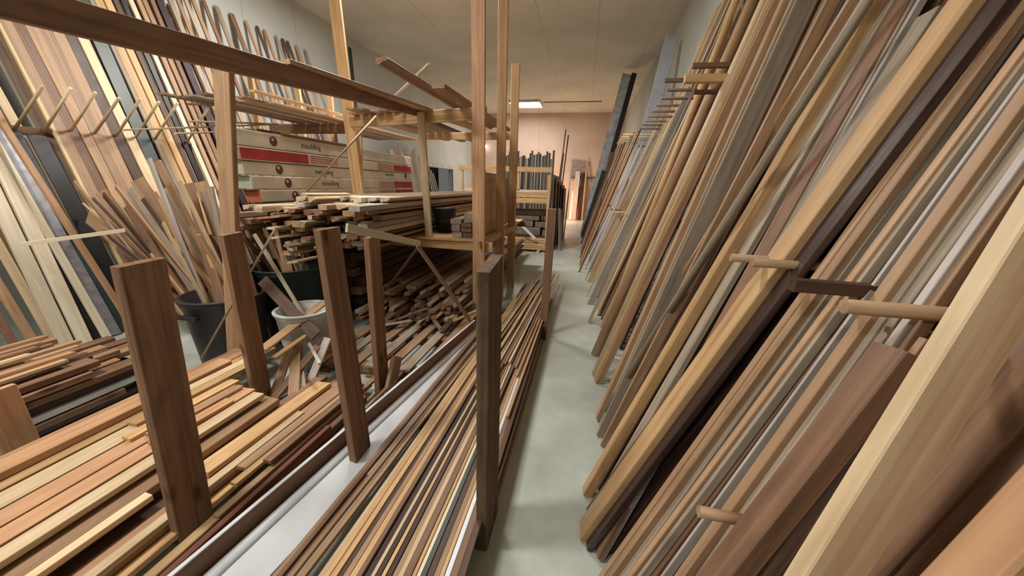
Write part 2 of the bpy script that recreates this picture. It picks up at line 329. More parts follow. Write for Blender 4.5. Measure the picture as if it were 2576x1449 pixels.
for i in range(6):
    z0, z1 = zs[i]+.004, zs[i+1]-.004
    y0 = 3.42+[.25, .2, .12, .05, .0, -.04][i]; y1 = 7.5; xb = xf-.2; x = xf+[0, .01, 0, -.01, .0, -.015][i]
    r = empty('moulding_carton', (x-.21, y0, z0), boxlab[i], 'carton', 'long moulding cartons stacked on the rack')
    box('body', (xb, y0, z0), (x, y1, z1), CARD, r)
    if i == 5: box('open_end_shade', (xb+.03, y0-.006, z0+.015), (x-.01, y0+.002, z1-.015), BLACK, r)  # black plate paints the shaded hollow of the open carton
    else: box('end_flap', (xb+.005, y0-.006, z0+.006), (x-.005, y0+.002, z1-.006), (CARD, CARDO, CARDG, CARD, CARDO)[i], r)
    zc = (z0+z1)/2
    if i == 0: box('sticker', (xb+.06, y0-.008, z0+.03), (xb+.14, y0-.003, z1-.02), GREENS, r)
    if i in (1, 2, 3, 5):
        yc = 3.95+[0, .18, .1, .0, 0, -.02][i]
        disc('emblem', x+.001, yc, zc, .055, EMB, r); disc('emblem_mark', x+.0032, yc-.01, zc+.02, .018, CARD, r, .001)
        lettering('moulding', .1, x+.002, 4.75+[0, .2, .1, 0, 0, -.2][i], zc-.03, INK, r)
        if i == 3: lettering('Supreme', .085, x+.002, 6.55, zc+.0, INK, r)
        if i == 3: disc('emblem', x+.001, 7.2, zc+.02, .05, EMB, r)
        if i == 3: lettering('tr', .05, x+.002, 4.75, z0+.002, INK, r)
    if i == 4:
        box('red_band', (x-.001, y0+.03, z0+.012), (x+.002, 4.45, z1-.012), REDP, r)
        for q in range(4): box('red_stripe', (x-.001, 4.50, z0+.03+q*.027), (x+.002, 5.05, z0+.04+q*.027), REDP, r)
    if i in (1, 2, 4):
        ya = 6.7
        box('red_band', (x-.001, ya, z0+.012), (x+.002, 7.45, z1-.012), REDP, r)
        for q in range(4): box('red_stripe', (x-.001, 6.15, z0+.025+q*.03), (x+.002, ya-.03, z0+.036+q*.03), REDP, r)
# slab under the cartons
for i, k in enumerate(('red', 'brown', 'red')):
    tag(board('board', (xf-.2+.09*i, 3.3, 1.157), (xf-.2+.09*i, 7.4, 1.157), .085, .014, k, (1, 0, 0)), f'{word(k)} board under the moulding cartons, {nth(i+1)} from the left', 'board', 'boards under the cartons')

# ------------------------------------------------------------------ white moulding stack on the rack
SG = 'mouldings stacked on the rack in front of the cartons'
WS = {}
top = 9
for L_ in range(top):
    z = .968+.056*L_
    x = -1.95; c = 0
    while x > -3.42:
        w = rnd.choice([.09, .105, .12, .13])
        if L_ == top-1 and x < -2.75: break
        if L_ == top-2 and x < -3.0: break
        c += 1
        y0 = 3.05+rnd.uniform(-.12, .3)+(.1 if L_ < 2 else 0)
        if L_ >= top-1: y0 += .1+.12*c*(c < 3)
        if x < -2.7: y0 += rnd.uniform(-.1, .25)
        k = rnd.choice(['cream', 'pale', 'cream', 'lilac', 'pale', 'white'] if L_ >= top-2 else ['tan', 'brown', 'dark', 'tan', 'pale', 'grey', 'red'])
        if L_ in (top-3, top-4) and x > -2.1: k = 'tan'
        nm = 'top layer' if L_ == top-1 else f'{nth(top-L_)} layer down'
        tag(board('moulding', (x-w/2, y0, z), (x-w/2+.02, 7.6+rnd.uniform(-.6, .3), z), w-.008, .05, k, (1, 0, 0), rnd.choice(['flat', 'casing', 'crown', 'flat'])),
            f'{word(k)} moulding in the rack stack, {nm}, {nth(c)} from the aisle side', 'moulding', SG)
        x -= w
# loose ends poking out of the near end of that stack
PGp = [(765, 490, 960, 478, 'pale', 1.0), (650, 520, 760, 508, 'cream', .9), (690, 545, 800, 528, 'tan', .8), (645, 552, 790, 535, 'red', .8), (680, 575, 850, 556, 'pale', .9), (690, 598, 860, 572, 'pale', .9), (720, 620, 880, 590, 'tan', .8), (720, 640, 860, 612, 'honey', .8), (735, 660, 860, 632, 'pale', .7), (760, 560, 900, 535, 'grey', .8), (770, 600, 920, 565, 'brown', .8), (800, 622, 930, 596, 'tan', .8)]
for i, (u1, v1, u2, v2, k, L_) in enumerate(PGp):
    a = at(u1, v1, y=2.85+.02*(i % 4)); d_ = Vector((.03+.01*(i % 3), 1, -.01))
    tag(board('moulding_offcut', a, a+d_*L_*.6, .07+.02*(i % 3), .02, k, (1, 0, .15*((i % 3)-1)), 'flat'), f'{word(k)} moulding end jutting toward the bins, {nth(i+1)} from the top of the stack face', 'moulding', 'moulding ends jutting from the rack stack')

# ------------------------------------------------------------------ dark stack on the pallet
pal = empty('pallet', (-1.7, 3.1, 0), 'grey-brown wooden pallet on the floor before the dark moulding stack', 'pallet')
for i in range(7):
    x = -2.12+.155*i; box('deck_slat', (x-.048, 2.42, .1), (x+.048, 3.95, .12), 'grey' if i % 2 else 'tan', pal)
for y in (2.5, 3.15, 3.85): box('bearer', (-2.17, y-.045, .02), (-1.14, y+.045, .099), 'brown', pal)
for x in (-2.1, -1.65, -1.2): box('bottom_slat', (x-.05, 2.42, 0), (x+.05, 3.95, .0195), 'brown', pal)
DG = 'dark mouldings stacked on the pallet'
for L_ in range(6):
    x = -1.28; c = 0
    while x > -2.38+.02*L_:
        w = rnd.choice([.06, .075, .085]); c += 1
        y0 = 3.35+.13*L_*.9+rnd.uniform(-.2, .3)
        k = rnd.choice(['dark', 'brown', 'brown', 'grey', 'old', 'tan'])
        z = .147+.05*L_
        nm = 'top layer' if L_ == 5 else f'{nth(6-L_)} layer down'
        tag(board('moulding', (x-w/2, y0, z), (x-w/2+rnd.uniform(-.01, .01), 7.8+rnd.uniform(-.8, .5), z+rnd.uniform(0, .004)), w-.006, .042, k, (1, 0, 0), rnd.choice(['flat', 'casing', 'crown'])),
            f'{word(k)} moulding on the pallet stack, {nm}, {nth(c)} from the aisle', 'moulding', DG)
        x -= w
for i in range(16):
    x = -2.1+rnd.uniform(0, .85); y = 3.05+rnd.uniform(0, .5); a = rnd.uniform(-.9, .9); L_ = rnd.uniform(.25, .5)
    p = Vector((x, y, .145+.018*(i % 4))); q = p+Vector((math.sin(a)*L_, math.cos(a)*L_, rnd.uniform(0, .08)))
    k = rnd.choice(['tan', 'brown', 'dark', 'grey'])
    tag(board('moulding_offcut', p, q, .04, .014, k, (1, 0, 0)), f'short {word(k)} scrap among the messy ends of the dark pallet stack', 'offcut', 'scraps at the pallet stack end')

UPG = 'boards stored under the rack beside the pallet'
for L_ in range(8):
    x = -2.46; c = 0
    while x > -3.3:
        w = rnd.choice([.11, .13, .15]); c += 1; k = rnd.choice(['dark', 'brown', 'old', 'dark', 'walnut'])
        tag(board('board', (x-w/2, 3.62+rnd.uniform(-.1, .25), .06+.1*L_), (x-w/2, 7.7+rnd.uniform(-.5, .3), .06+.1*L_), w-.01, .09, k, (1, 0, 0)), f'{word(k)} board stored under the rack, {"top layer" if L_ == 7 else nth(8-L_)+" layer down"}, {nth(c)} from the aisle', 'board', UPG)
        x -= w
# ------------------------------------------------------------------ laths and struts round the posts
tag(board('lath', at(872, 573, y=1.62), at(1056, 613, y=2.75), .045, .012, 'cream', (0, .3, 1)), 'pale lath running right from the top of the brown post over the pallet', 'lath')
a = at(1050, 618, y=2.72)
tag(board('strut', a, at(1182, 806, y=3.0), .05, .016, 'brown', (0, 1, 0)), 'dark brown strut sloping down right from the pale lath', 'strut')
tag(board('strut', a+Vector((0, .05, 0)), at(975, 725, y=3.2), .045, .016, 'dark', (0, 1, 0)), 'dark strut sloping down left under the pale lath to the pallet', 'strut')
tag(board('rod', at(945, 293, y=4.0), at(772, 482, y=3.1), .022, .022, 'tan', kind='round'), 'thin tan rod slanting from the cross beam across the moulding cartons', 'rod')
tag(board('brace', at(1205, 617, y=3.93), at(1300, 570, y=5.44), .075, .02, 'tan', (0, 0, 1)), 'tan brace slanting between the tall aisle posts near their foot', 'brace')
tag(board('lath', at(55, 615, y=1.9), at(315, 579, y=2.35), .03, .012, 'cream', (0, 0, 1)), 'pale lath lying level across the cream boards at far left', 'lath')
# inside the tall rack: plywood sheets, blocks, dark bin
tag(box('plywood_sheet', (-1.215, 4.2, .98), (-1.2, 5.45, 1.74), 'tan'), 'tan plywood sheet standing behind the tall aisle posts', 'sheet')
tag(box('plywood_sheet', (-1.245, 4.6, .98), (-1.23, 6.4, 1.69), 'brown'), 'brown plywood sheet standing behind the tan one', 'sheet')
tag(board('shelf_board', (-1.55, 4.05, .955), (-1.55, 6.9, .955), .86, .025, 'honey', (1, 0, 0), skew=(0, 0)), 'honey shelf deck on the low beams between the tall aisle posts', 'shelf')
n = 0
for (x, zz, w, h) in ((-1.48, .97, .12, .075), (-1.36, .97, .12, .07), (-1.49, 1.048, .11, .08), (-1.365, 1.043, .13, .055), (-1.50, 1.13, .14, .06), (-1.355, 1.1, .13, .05), (-1.33, 1.155, .12, .11)):
    n += 1
    tag(box('timber_block', (x-w/2+.003, 4.12+.02*(n % 3), zz), (x+w/2-.003, 5.3, zz+h-.003), 'grey' if n % 2 else 'brown'), ['lowest left', 'lowest right', 'second row left', 'second row right', 'third row left', 'third row right', 'topmost'][n-1]+' timber in the small block stack on the honey low beam', 'timber', 'timbers stacked on the low beam')
def lathe(name, prof, c, mt, parent=None, n=36, smooth=True, caps=True):
    v = [(c[0]+r*math.cos(i*2*math.pi/n), c[1]+r*math.sin(i*2*math.pi/n), c[2]+z) for r, z in prof for i in range(n)]
    f = [(k*n+i, k*n+(i+1) % n, (k+1)*n+(i+1) % n, (k+1)*n+i) for k in range(len(prof)-1) for i in range(n)]
    if caps: f.append(tuple(range(n))[::-1]); f.append(tuple((len(prof)-1)*n+i for i in range(n)))
    return mesh_obj(name, v, f, mt, parent, smooth)
DARKP = plain('dark_plastic', (44, 44, 48), .45); 
b1 = empty('waste_bin', (-1.80, 4.6, .97), 'dark grey tapered bin on the low shelf beside the timber block stack', 'bin')
def trash(parent, c, r0, r1, h, mt, rimc=None):
    lathe('body', [(r0, 0), (r1*.97, h*.93), (r1, h*.94), (r1, h), (r1-.022, h), (r1*.9, h*.5), (r0*.85, .03)], c, mt, parent)
    lathe('rim', [(r1-.018, h-.006), (r1+.012, h-.006), (r1+.014, h+.012), (r1+.004, h+.018), (r1-.018, h+.012), (r1-.018, h-.006)], c, rimc or mt, parent, caps=False)
trash(b1, (-1.80, 4.6, .97), .12, .15, .3, DARKP)

# ------------------------------------------------------------------ bins of offcuts
b2 = empty('rubbish_bin', (-3.08, 2.5, 0), 'round charcoal rubbish bin full of upright offcuts, left of the green one', 'bin', 'offcut bins')
trash(b2, (-3.08, 2.5, 0), .25, .31, .6, plain('charcoal_plastic', (58, 50, 54), .5))
hn = box('handle', (-3.23, 2.165, .47), (-3.01, 2.20, .5), DARKP, b2)
b3 = empty('rubbish_bin', (-2.9, 3.1, 0), 'round dark green rubbish bin behind the middle post', 'bin', 'offcut bins')
trash(b3, (-2.9, 3.1, 0), .29, .37, .75, plain('green_plastic', (30, 52, 44), .45))
bk = empty('bucket', (-2.3, 2.52, 0), 'torn white bucket crammed with offcuts before the green bin', 'bucket')
trash(bk, (-2.3, 2.52, 0), .17, .22, .52, plain('white_plastic', (205, 208, 208), .45))
OG = 'offcuts standing in the charcoal bin'
tops = [(190, 462, .09, 'tan'), (222, 545, .16, 'tan'), (255, 482, .1, 'tan'), (292, 470, .08, 'orange'), (318, 520, .07, 'brown'), (345, 452, .12, 'tan'), (375, 400, .075, 'lilac'), (395, 405, .08, 'tan'), (425, 470, .11, 'tan'), (452, 455, .06, 'pale'), (475, 462, .1, 'brown'), (503, 458, .09, 'tan'), (530, 470, .08, 'grey'), (556, 478, .1, 'brown'), (575, 495, .07, 'tan'), (270, 590, .17, 'dark'), (300, 615, .1, 'brown'), (345, 560, .05, 'orange'), (410, 560, .05, 'pale'), (440, 600, .06, 'honey'), (470, 620, .05, 'orange'), (500, 590, .07, 'tan'), (525, 640, .05, 'orange'), (550, 600, .06, 'red'), (380, 640, .05, 'honey'), (360, 500, .05, 'dark'), (405, 500, .05, 'honey'), (235, 500, .05, 'dark')]
for i, (u, v, w, k) in enumerate(tops):
    s = (u-180)/400
    bx, by = -3.08+(-.2+.4*s), 2.5+(.14 if i % 2 else -.08) + rnd.uniform(-.04, .04)
    tp = at(u, v, y=2.42+.3*((i % 3)/2)+(.12 if v < 500 else 0)); p0 = Vector((bx, by, .06+.01*(i % 3)))
    tag(board('offcut', p0, tp, w, .016, k, (1, .35*((i % 3)-1), 0), 'flat'), f'{size(w)} {word(k)} offcut standing in the charcoal bin, {nth(sorted(range(len(tops)), key=lambda j: tops[j][0]).index(i)+1)} from the left', 'offcut', OG)
n = 0
for i in range(24):
    u = 215+i*15.5; v = rnd.uniform(470, 610); s_ = (u-180)/400; w = rnd.uniform(.03, .1); k = rnd.choice(['tan', 'brown', 'tan', 'orange', 'dark', 'pale', 'grey'])
    tag(board('offcut', (-3.08+(-.22+.42*s_)*.8, 2.5+rnd.uniform(.0, .2), .05), at(u, v, y=2.75+rnd.uniform(-.1, .12)), w, .016, k, (1, rnd.uniform(-.4, .4), 0)), f'{size(w)} {word(k)} offcut at the back of the charcoal bin, {nth(i+1)} from the left', 'offcut', OG)
GG = 'sticks standing in the green bin'
st = [(572, 500, .03, 'tan'), (600, 530, .04, 'brown'), (640, 550, .05, 'tan'), (665, 575, .04, 'brown'), (690, 560, .05, 'tan'), (705, 600, .05, 'brown'), (720, 630, .06, 'tan'), (735, 640, .04, 'pale'), (655, 630, .06, 'dark'), (615, 600, .05, 'brown'), (760, 640, .03, 'tan')]
for i, (u, v, w, k) in enumerate(st):
    bx, by = -2.9+(-.1+.04*i)*.7, 3.1+(.1 if i % 2 else -.1)
    tp = at(u, v, y=2.95+.1*(i % 3))
    tag(board('offcut', (bx, by, .06), tp, w, .014, k, (1, .2, 0)), f'{word(k)} stick standing in the green bin, {nth(i+1)} in order of building from its left' if False else f'{word(k)} stick standing in the green bin, {nth(sorted(range(len(st)), key=lambda j: st[j][0]).index(i)+1)} from the left', 'offcut', GG)
BG2 = 'offcuts spilling from the white bucket'
for i, (u1, v1, y1, u2, v2, y2, w, k, lb) in enumerate([
    (795, 845, 2.3, 660, 705, 2.55, .09, 'dark', 'dark wide offcut slanting up left out of the white bucket'),
    (790, 835, 2.35, 640, 590, 2.7, .03, 'grey', 'thin grey stick slanting up left behind the white bucket'),
    (660, 880, 2.05, 815, 760, 2.6, .09, 'tan', 'tan offcut lying across the white bucket toward upper right'),
    (690, 900, 2.05, 830, 800, 2.6, .05, 'honey', 'honey offcut lying lower across the white bucket'),
    (640, 1140, 1.72, 735, 860, 2.3, .07, 'tan', 'tan offcut spilling down left of the white bucket, leftmost'),
    (735, 1070, 1.75, 745, 870, 2.3, .075, 'tan', 'broad tan offcut spilling straight down from the white bucket'),
    (655, 1145, 1.66, 695, 1020, 1.9, .04, 'honey', 'short honey offcut lying before the spilled tan ones'),
    (765, 985, 2.0, 755, 870, 2.35, .03, 'grey', 'thin grey offcut spilling down from the white bucket'),
    (805, 915, 2.1, 775, 860, 2.35, .025, 'lilac', 'pale short sliver at the mouth of the white bucket'),
    (690, 1000, 1.95, 800, 870, 2.3, .06, 'brown', 'brown offcut crossing below the white bucket'),
    (565, 832, 2.35, 645, 842, 2.3, .04, 'red', 'red-brown stick lying level before the green bin'),
    (770, 985, 2.1, 825, 850, 2.35, .06, 'lilac', 'pale painted offcut standing at the right of the white bucket')]):
    tag(board('offcut', at(u1, v1, y=y1), at(u2, v2, y=y2), w, .016, k, (1, .2, .1)), lb, 'offcut', BG2)
tag(board('rod', at(505, 905, y=2.0), at(692, 575, y=2.6), .016, .016, 'grey', kind='round'), 'thin grey rod slanting across the bins behind the middle post', 'rod')

# ------------------------------------------------------------------ piles at lower left
AG = 'pine boards piled at left front'
rows = [(-2.72, .16, .205, 'orange', 2.3), (-2.56, .15, .205, 'honey', 2.35), (-2.41, .13, .205, 'pale', 1.84), (-2.28, .12, .205, 'orange', 1.8), (-2.16, .11, .205, 'orange', 1.78), (-2.05, .09, .205, 'pale', 1.75)]
c = 0
for i, (x, w, z, k, ye) in enumerate(rows):
    c += 1
    tag(board('board', (x, -.6-.05*i, z), (x+.01, ye, z), w-.008, .03, k, (1, 0, 0)), f'{word(k)} board on the top layer of the left front pile, {nth(c)} from the left', 'board', AG)
tag(board('board', (-2.62, -.5, .243), (-2.60, 2.02, .243), .12, .04, 'orange', (1, 0, 0)), 'orange-toned pine board lying uppermost on the left front pile', 'board', AG)
for i, (x, ya, yb, k) in enumerate(((-2.5, 1.45, 2.2, 'pale'), (-2.43, 1.3, 2.02, 'honey'), (-2.32, 1.2, 1.82, 'honey'), (-2.23, 1.25, 1.76, 'tan'), (-2.14, 1.2, 1.62, 'orange'))):
    tag(board('board', (x, ya, .232), (x+.02, yb, .232), .07, .02, k, (1, 0, 0)), f'short {word(k)} piece on the left front pile behind the big post, {nth(i+1)} from left', 'board', AG)
c = 0
for L_ in range(3):
    x = -2.78
    while x < -2.02+.03*(2-L_):
        w = rnd.choice([.1, .12, .14]); c += 1
        k = rnd.choice(['brown', 'dark', 'brown', 'tan'])
        tag(board('board', (x+w/2, -.5, .045+.05*L_), (x+w/2, 1.7+rnd.uniform(-.15, .12), .045+.05*L_), w-.008, .045, k, (1, 0, 0)), f'{word(k)} board buried in the left front pile, {"bottom" if L_==0 else "middle" if L_==1 else "upper"} layer, {nth(int((x+2.8)/.1)+1)} from the left', 'board', AG)
        x += w
for x in (-2.4,):
    for y in (-.2, 1.2): tag(box('bearer', (-2.85, y, 0), (-1.4, y+.06, .021), 'old'), 'rough bearer under the left front pile, '+('nearer' if y < 0 else 'farther')+' one', 'bearer', 'pile bearers')
# lower boards to the right, either side of the big post
BGr = 'boards lying between the big post and the white mouldings'
low = [(-1.93, .05, .15, 'pale', -.2, 1.0, .03), (-1.88, .13, .06, 'dark', -.4, 1.9, .04), (-1.86, .11, .11, 'honey', 1.2, 2.1, .03), (-1.80, .12, .075, 'orange', -.3, 2.2, .03), (-1.76, .05, .11, 'pale', -.3, 1.75, .03), (-1.71, .05, .05, 'honey', -.3, 2.3, .03), (-1.585, .05, .06, 'honey', -.3, 2.25, .04), (-1.535, .04, .11, 'tan', 1.0, 2.3, .02), (-1.50, .05, .07, 'brown', -.2, 2.05, .05), (-1.45, .03, .12, 'red', -.3, 1.62, .09), (-1.41, .03, .06, 'dark', -.3, 2.6, .05), (-1.38, .02, .1, 'tan', .6, 2.4, .02), (-1.66, .06, .13, 'tan', 1.25, 2.2, .02), (-1.60, .04, .135, 'honey', 1.15, 2.05, .02), (-1.55, .05, .15, 'brown', 1.3, 2.1, .02), (-1.95, .08, .1, 'brown', 1.2, 2.2, .03)]
order = sorted(range(len(low)), key=lambda i: low[i][0])
for i, (x, w, z, k, ya, yb, t) in enumerate(low):
    tag(board('board', (x, ya, z), (x+.03, yb, z), w, t, k, (1, 0, 0)), f'{size(w)} {word(k)} board low between big post and white mouldings, {nth(order.index(i)+1)} from the left', 'board', BGr)
for y in (.2, 1.75): tag(box('bearer', (-1.98, y, 0), (-1.2, y+.06, .034), 'old'), 'rough bearer under the low boards, '+('nearer' if y < 1 else 'farther')+' one', 'bearer', 'pile bearers')
# left stack against the bins
LSG = 'scrap boards stacked at far left'
for L_ in range(8):
    x = -3.08-rnd.uniform(0, .05); c = 0
    while x > -4.0+.02*L_:
        w = rnd.choice([.07, .09, .11, .13]); c += 1
        k = rnd.choice(['brown', 'tan', 'orange', 'dark', 'tan', 'old'] if L_ > 4 else ['dark', 'old', 'walnut', 'brown'])
        if L_ == 3 and c == 1: k = 'white'
        tag(board('board', (x-w/2, -.4+rnd.uniform(-.3, .3), .03+.05*L_), (x-w/2+rnd.uniform(-.02, .02), 2.0+rnd.uniform(-.35, .12)-(.25 if L_ > 5 else 0), .03+.05*L_), w-.01, .04, k, (1, 0, 0)), f'{word(k)} board in the far left scrap stack, {"top layer" if L_==7 else nth(8-L_)+" layer down"}, {nth(c)} from the right', 'board', LSG)
        x -= w
for i in range(9):
    x = -3.2-.085*i; k = ('tan', 'orange', 'brown', 'tan', 'pale', 'brown', 'tan', 'orange', 'brown')[i]
    tag(board('board', (x, .6, .44+.012*(i % 2)), (x+.02*(i % 3), 1.5+.07*(i % 4), .44+.012*(i % 2)), .06, .02, k, (1, 0, .1)), f'loose {word(k)} strip on top of the far left scrap stack, {nth(i+1)} from the right', 'board', LSG)

# ------------------------------------------------------------------ white fascia and aisle-side tray
bb = tag(board('fascia_board', (-1.47, -.25, .135), (-1.035, 3.4, .135), .16, .018, 'brown', (0, 0, 1), skew=(0, 0)), 'brown board on edge with a white painted top edge beside the white moulding', 'board')
pe = board('painted_edge', (-1.47, -.25, .218), (-1.035, 3.4, .218), .018, .006, WHITE, (1, 0, 0), skew=(0, 0), parent=bb); pe['label'] = 'white painted edge'
wb = tag(board('baseboard_moulding', (-1.345, -.25, .085), (-.915, 3.6, .085), .2, .02, WHITE, (1, -.11, -.28), skew=(0, 0)), 'long white primed moulding board with a rounded ridge, running beside the posts', 'moulding')
rd = board('ridge', (-1.42, -.25, .118), (-.985, 3.6, .118), .05, .03, WHITE, (1, -.11, -.28), 'round', parent=wb, skew=(0, 0))
TGp = 'mouldings lying in the aisle-side floor tray'
tray = []
def tr(x, z, w, t, k, ya=-.4, yb=5.2, dx=.0, kind='flat'): tray.append((x, z, w, t, k, ya, yb, dx, kind))
# bundle left of the dark gap
for x, k in ((-1.085, 'tan'), (-1.07, 'brown'), (-1.05, 'dark'), (-1.035, 'tan'), (-1.015, 'grey'), (-1.0, 'tan')):
    tr(x, .12+rnd.uniform(0, .03), .022, .02, k, -.3, 3.6+rnd.uniform(-.5, .5), .11+.01*len(tray))
tr(-.985, .13, .03, .012, 'grey', 1.35, 3.8, .12)
seq = ['pale', 'honey', 'honey', 'dark', 'tan', 'honey', 'brown', 'walnut', 'pale', 'walnut', 'honey', 'walnut', 'tan', 'pale', 'brown', 'honey', 'cream', 'green', 'dark', 'tan', 'honey', 'white', 'brown', 'dark']
x = -.90
for i, k in enumerate(seq):
    w = rnd.choice([.014, .02, .026, .02]); x += w+.003
    tr(x-w/2, .155+rnd.uniform(-.004, .006), w, .03, k, -.35, 4.9+rnd.uniform(-.8, .7), .10-.004*i, rnd.choice(['flat', 'casing', 'flat']))
x = -.89
i = 0
while x < -.40:
    w = rnd.choice([.018, .03, .04]); x += w+.003; i += 1
    tr(x-w/2, .115, w, .03, rnd.choice(['tan', 'brown', 'honey', 'dark', 'pale']), -.3, 5.2+rnd.uniform(-.6, .5), .08-.003*i)
x = -.88; i = 0
while x < -.39:
    w = rnd.choice([.03, .04, .05]); x += w+.003; i += 1
    tr(x-w/2, .075, w, .03, rnd.choice(['brown', 'dark', 'walnut', 'dark']), -.3, 5.0+rnd.uniform(-.4, .5), .05)
for i in range(14):
    x = -.80+.033*i
    tr(x, .185+.004*(i % 2), .018, .016, rnd.choice(['tan', 'pale', 'honey', 'brown', 'tan']), 2.3+rnd.uniform(-.4, .6), 5.5+rnd.uniform(-.5, .5), .16-.008*i)
tray.sort(key=lambda s: (round(s[1]/.04), s[0]))
cnt = {}
for (x, z, w, t, k, ya, yb, dx, kind) in tray:
    lay = round(z/.04); cnt[lay] = cnt.get(lay, 0)+1
    ln = {2: 'bottom layer', 3: 'middle layer', 4: 'upper layer', 5: 'topmost layer'}.get(lay, 'layer')
    tag(board('moulding_strip', (x, ya, z), (x+dx, yb, z+.002), w, t, k, (1, 0, 0), kind), f'{word(k)} moulding strip in the aisle-side tray, {ln}, {nth(cnt[lay])} from the left', 'moulding', TGp)
for y in (.05, 1.9, 4.2): tag(box('bearer', (-1.0, y, 0), (-.375, y+.07, .058), 'dark'), 'dark bearer under the aisle-side tray, '+{.05: 'nearest', 1.9: 'middle', 4.2: 'farthest'}[y]+' one', 'bearer', 'tray bearers')
tag(board('side_board', (-.365, 1.42, .055), (-.375, 3.6, .055), .1, .015, 'dark', (0, 0, 1)), 'dark side board of the aisle-side tray between two posts', 'board')  # dark wood here also paints the shaded side of the strip pile
for i, (x, k, y0, y1) in enumerate(((-.315, 'tan', 1.45, 3.5), (-.335, 'pale', 1.5, 3.55))):
    tag(board('moulding_strip', (x-.015, y0, .012), (x+.005, y1, .012), .014, .02, k, (1, 0, 0)), f'{word(k)} strip lying on the floor at the tray edge, '+('outer' if i == 0 else 'inner')+' one', 'moulding', 'strips on the floor by the tray')
tag(box('floor_block', (-.40, 3.55, 0), (-.29, 3.6, .17), 'dark'), 'dark block at the foot of the thin aisle post', 'block')

# ------------------------------------------------------------------ boards leaning on the right wall
RG = 'boards leaning on the right wall'
RB = []
def rb_px(u1, v1, u2, v2, w, t, k, x0=.15, kk=.42, edge=False, kind='flat', bow=(0, 0), zt=None):
    A, B = onlean(u1, v1, x0, kk), onlean(u2, v2, x0, kk)
    d_ = (B-A)/(B.z-A.z); RB.append((A-d_*A.z, d_, w, t, k, x0, kk, edge, kind, bow, zt))
def rb_y(yf, yt, w, t, k, x0=.2, kk=.42, edge=False, kind='flat', bow=(0, 0), zt=None):
    d_ = Vector((kk, (yt-yf)/2.2, 1)); RB.append((Vector((x0, yf, 0)), d_, w, t, k, x0, kk, edge, kind, bow, zt))
CROP = {1: (1420, 80, 4.529), 2: (1420, 380, 4.529), 3: (1420, 680, 4.529), 4: (1440, 980, 4.025), 5: (1880, 30, 3.45), 6: (1880, 430, 3.45), 7: (1880, 800, 2.415)}
def rb_t(ca, ya, la, ra, cb, yb, lb, rb, k, t=.025, x0=.15, edge=0, kind='flat', bow=(0, 0), zt=None, kk=.42):
    """a board traced by its two long edges at two heights; edge > 0: a plank standing on its narrow side, `edge` deep"""
    def solve(kq):
        def P(c, x, y): o = CROP[c]; return onlean(o[0]+x/o[2], o[1]+y/o[2], x0, kq)
        A0, A1, B0, B1 = P(ca, la, ya), P(ca, ra, ya), P(cb, lb, yb), P(cb, rb, yb)
        A, B = (A0+A1)/2, (B0+B1)/2
        dn = (B-A).normalized()
        wid = sum(((q-p) - dn*(q-p).dot(dn)).length for p, q in ((A0, A1), (B0, B1)))/2
        return A, (B-A)/(B.z-A.z), wid
    A, d_, wid = solve(kk)
    if abs(d_.y) > .3:                       # lean the board so that it does not slew along the wall
        kk = min((.20+.01*q for q in range(28)), key=lambda q: abs(solve(q)[1].y))
        A, d_, wid = solve(kk)
    if (A-d_*A.z).y > 1.9:                   # farther along the wall the boards stand like books, broad face to the south
        oa, ob = CROP[ca], CROP[cb]
        def px(o, x, y): return o[0]+x/o[2], o[1]+y/o[2]
        (xa, va), (xb, vb) = px(oa, la, ya), px(ob, lb, yb)
        s_ = abs(vb-va)/math.hypot(xb-xa, vb-va)
        f_ = .5 if kind == 'round' else .12
        LA, LB_ = onlean(xa+f_*(ra-la)/oa[2], va, x0, kk), onlean(xb+f_*(rb-lb)/ob[2], vb, x0, kk)
        mid = (LA+LB_)/2
        wid = ((ra-la)/oa[2]+(rb-lb)/ob[2])/2*s_*(mid-O).dot(FWD)/F
        A, d_ = LA, (LB_-LA)/(LB_.z-LA.z)
        if kind != 'round': edge = wid; wid = min(t, edge)
    if edge: RB.append((A-d_*A.z, d_, edge, wid, k, x0, kk, True, kind, bow, zt))
    else: RB.append((A-d_*A.z, d_, wid, wid if kind == 'round' else t, k, x0, kk, False, kind, bow, zt))
rb_t(1, 200, 1645, 1745, 2, 700, 915, 985, 'honey', x0=0.200, kk=.31, kind='round')
rb_t(1, 200, 1762, 1900, 3, 100, 615, 735, 'tan', x0=0.180, kk=.31, kind='round')
rb_t(1, 200, 1905, 2045, 3, 100, 738, 852, 'pale', x0=0.180, kk=.31, kind='round')
for q in range(3): rb_t(1, 200, 2048+18*q, 2066+18*q, 3, 100, 850+12*q, 862+12*q, ('pale', 'honey', 'honey')[q], .03, x0=.2, kk=.31)
rb_t(1, 200, 2104, 2190, 3, 100, 886, 985, 'tan', x0=0.210, kk=.31)
rb_t(1, 1000, 1850, 1960, 3, 100, 1040, 1150, 'tan', x0=0.200, kk=.31, t=.06)
rb_t(1, 1000, 1960, 1995, 2, 700, 1483, 1503, 'pale', x0=0.220, kk=.31)
rb_t(5, 500, 120, 300, 2, 700, 1500, 1700, 'grey', x0=0.200, kk=.31)
rb_t(5, 500, 360, 480, 2, 700, 1735, 1850, 'tan', x0=0.220, kk=.31)
rb_t(5, 500, 490, 600, 5, 1000, 190, 265, 'tan', x0=0.260, kk=.31)
rb_t(5, 500, 604, 680, 2, 700, 1850, 1960, 'grey', x0=0.210, kk=.31, kind='fluted')
rb_t(5, 500, 680, 750, 3, 800, 1180, 1240, 'honey', x0=.11, edge=.05)
rb_t(5, 500, 752, 830, 3, 800, 1250, 1400, 'dark', x0=.19)  # dark board stands in for the honey plank's shaded south side
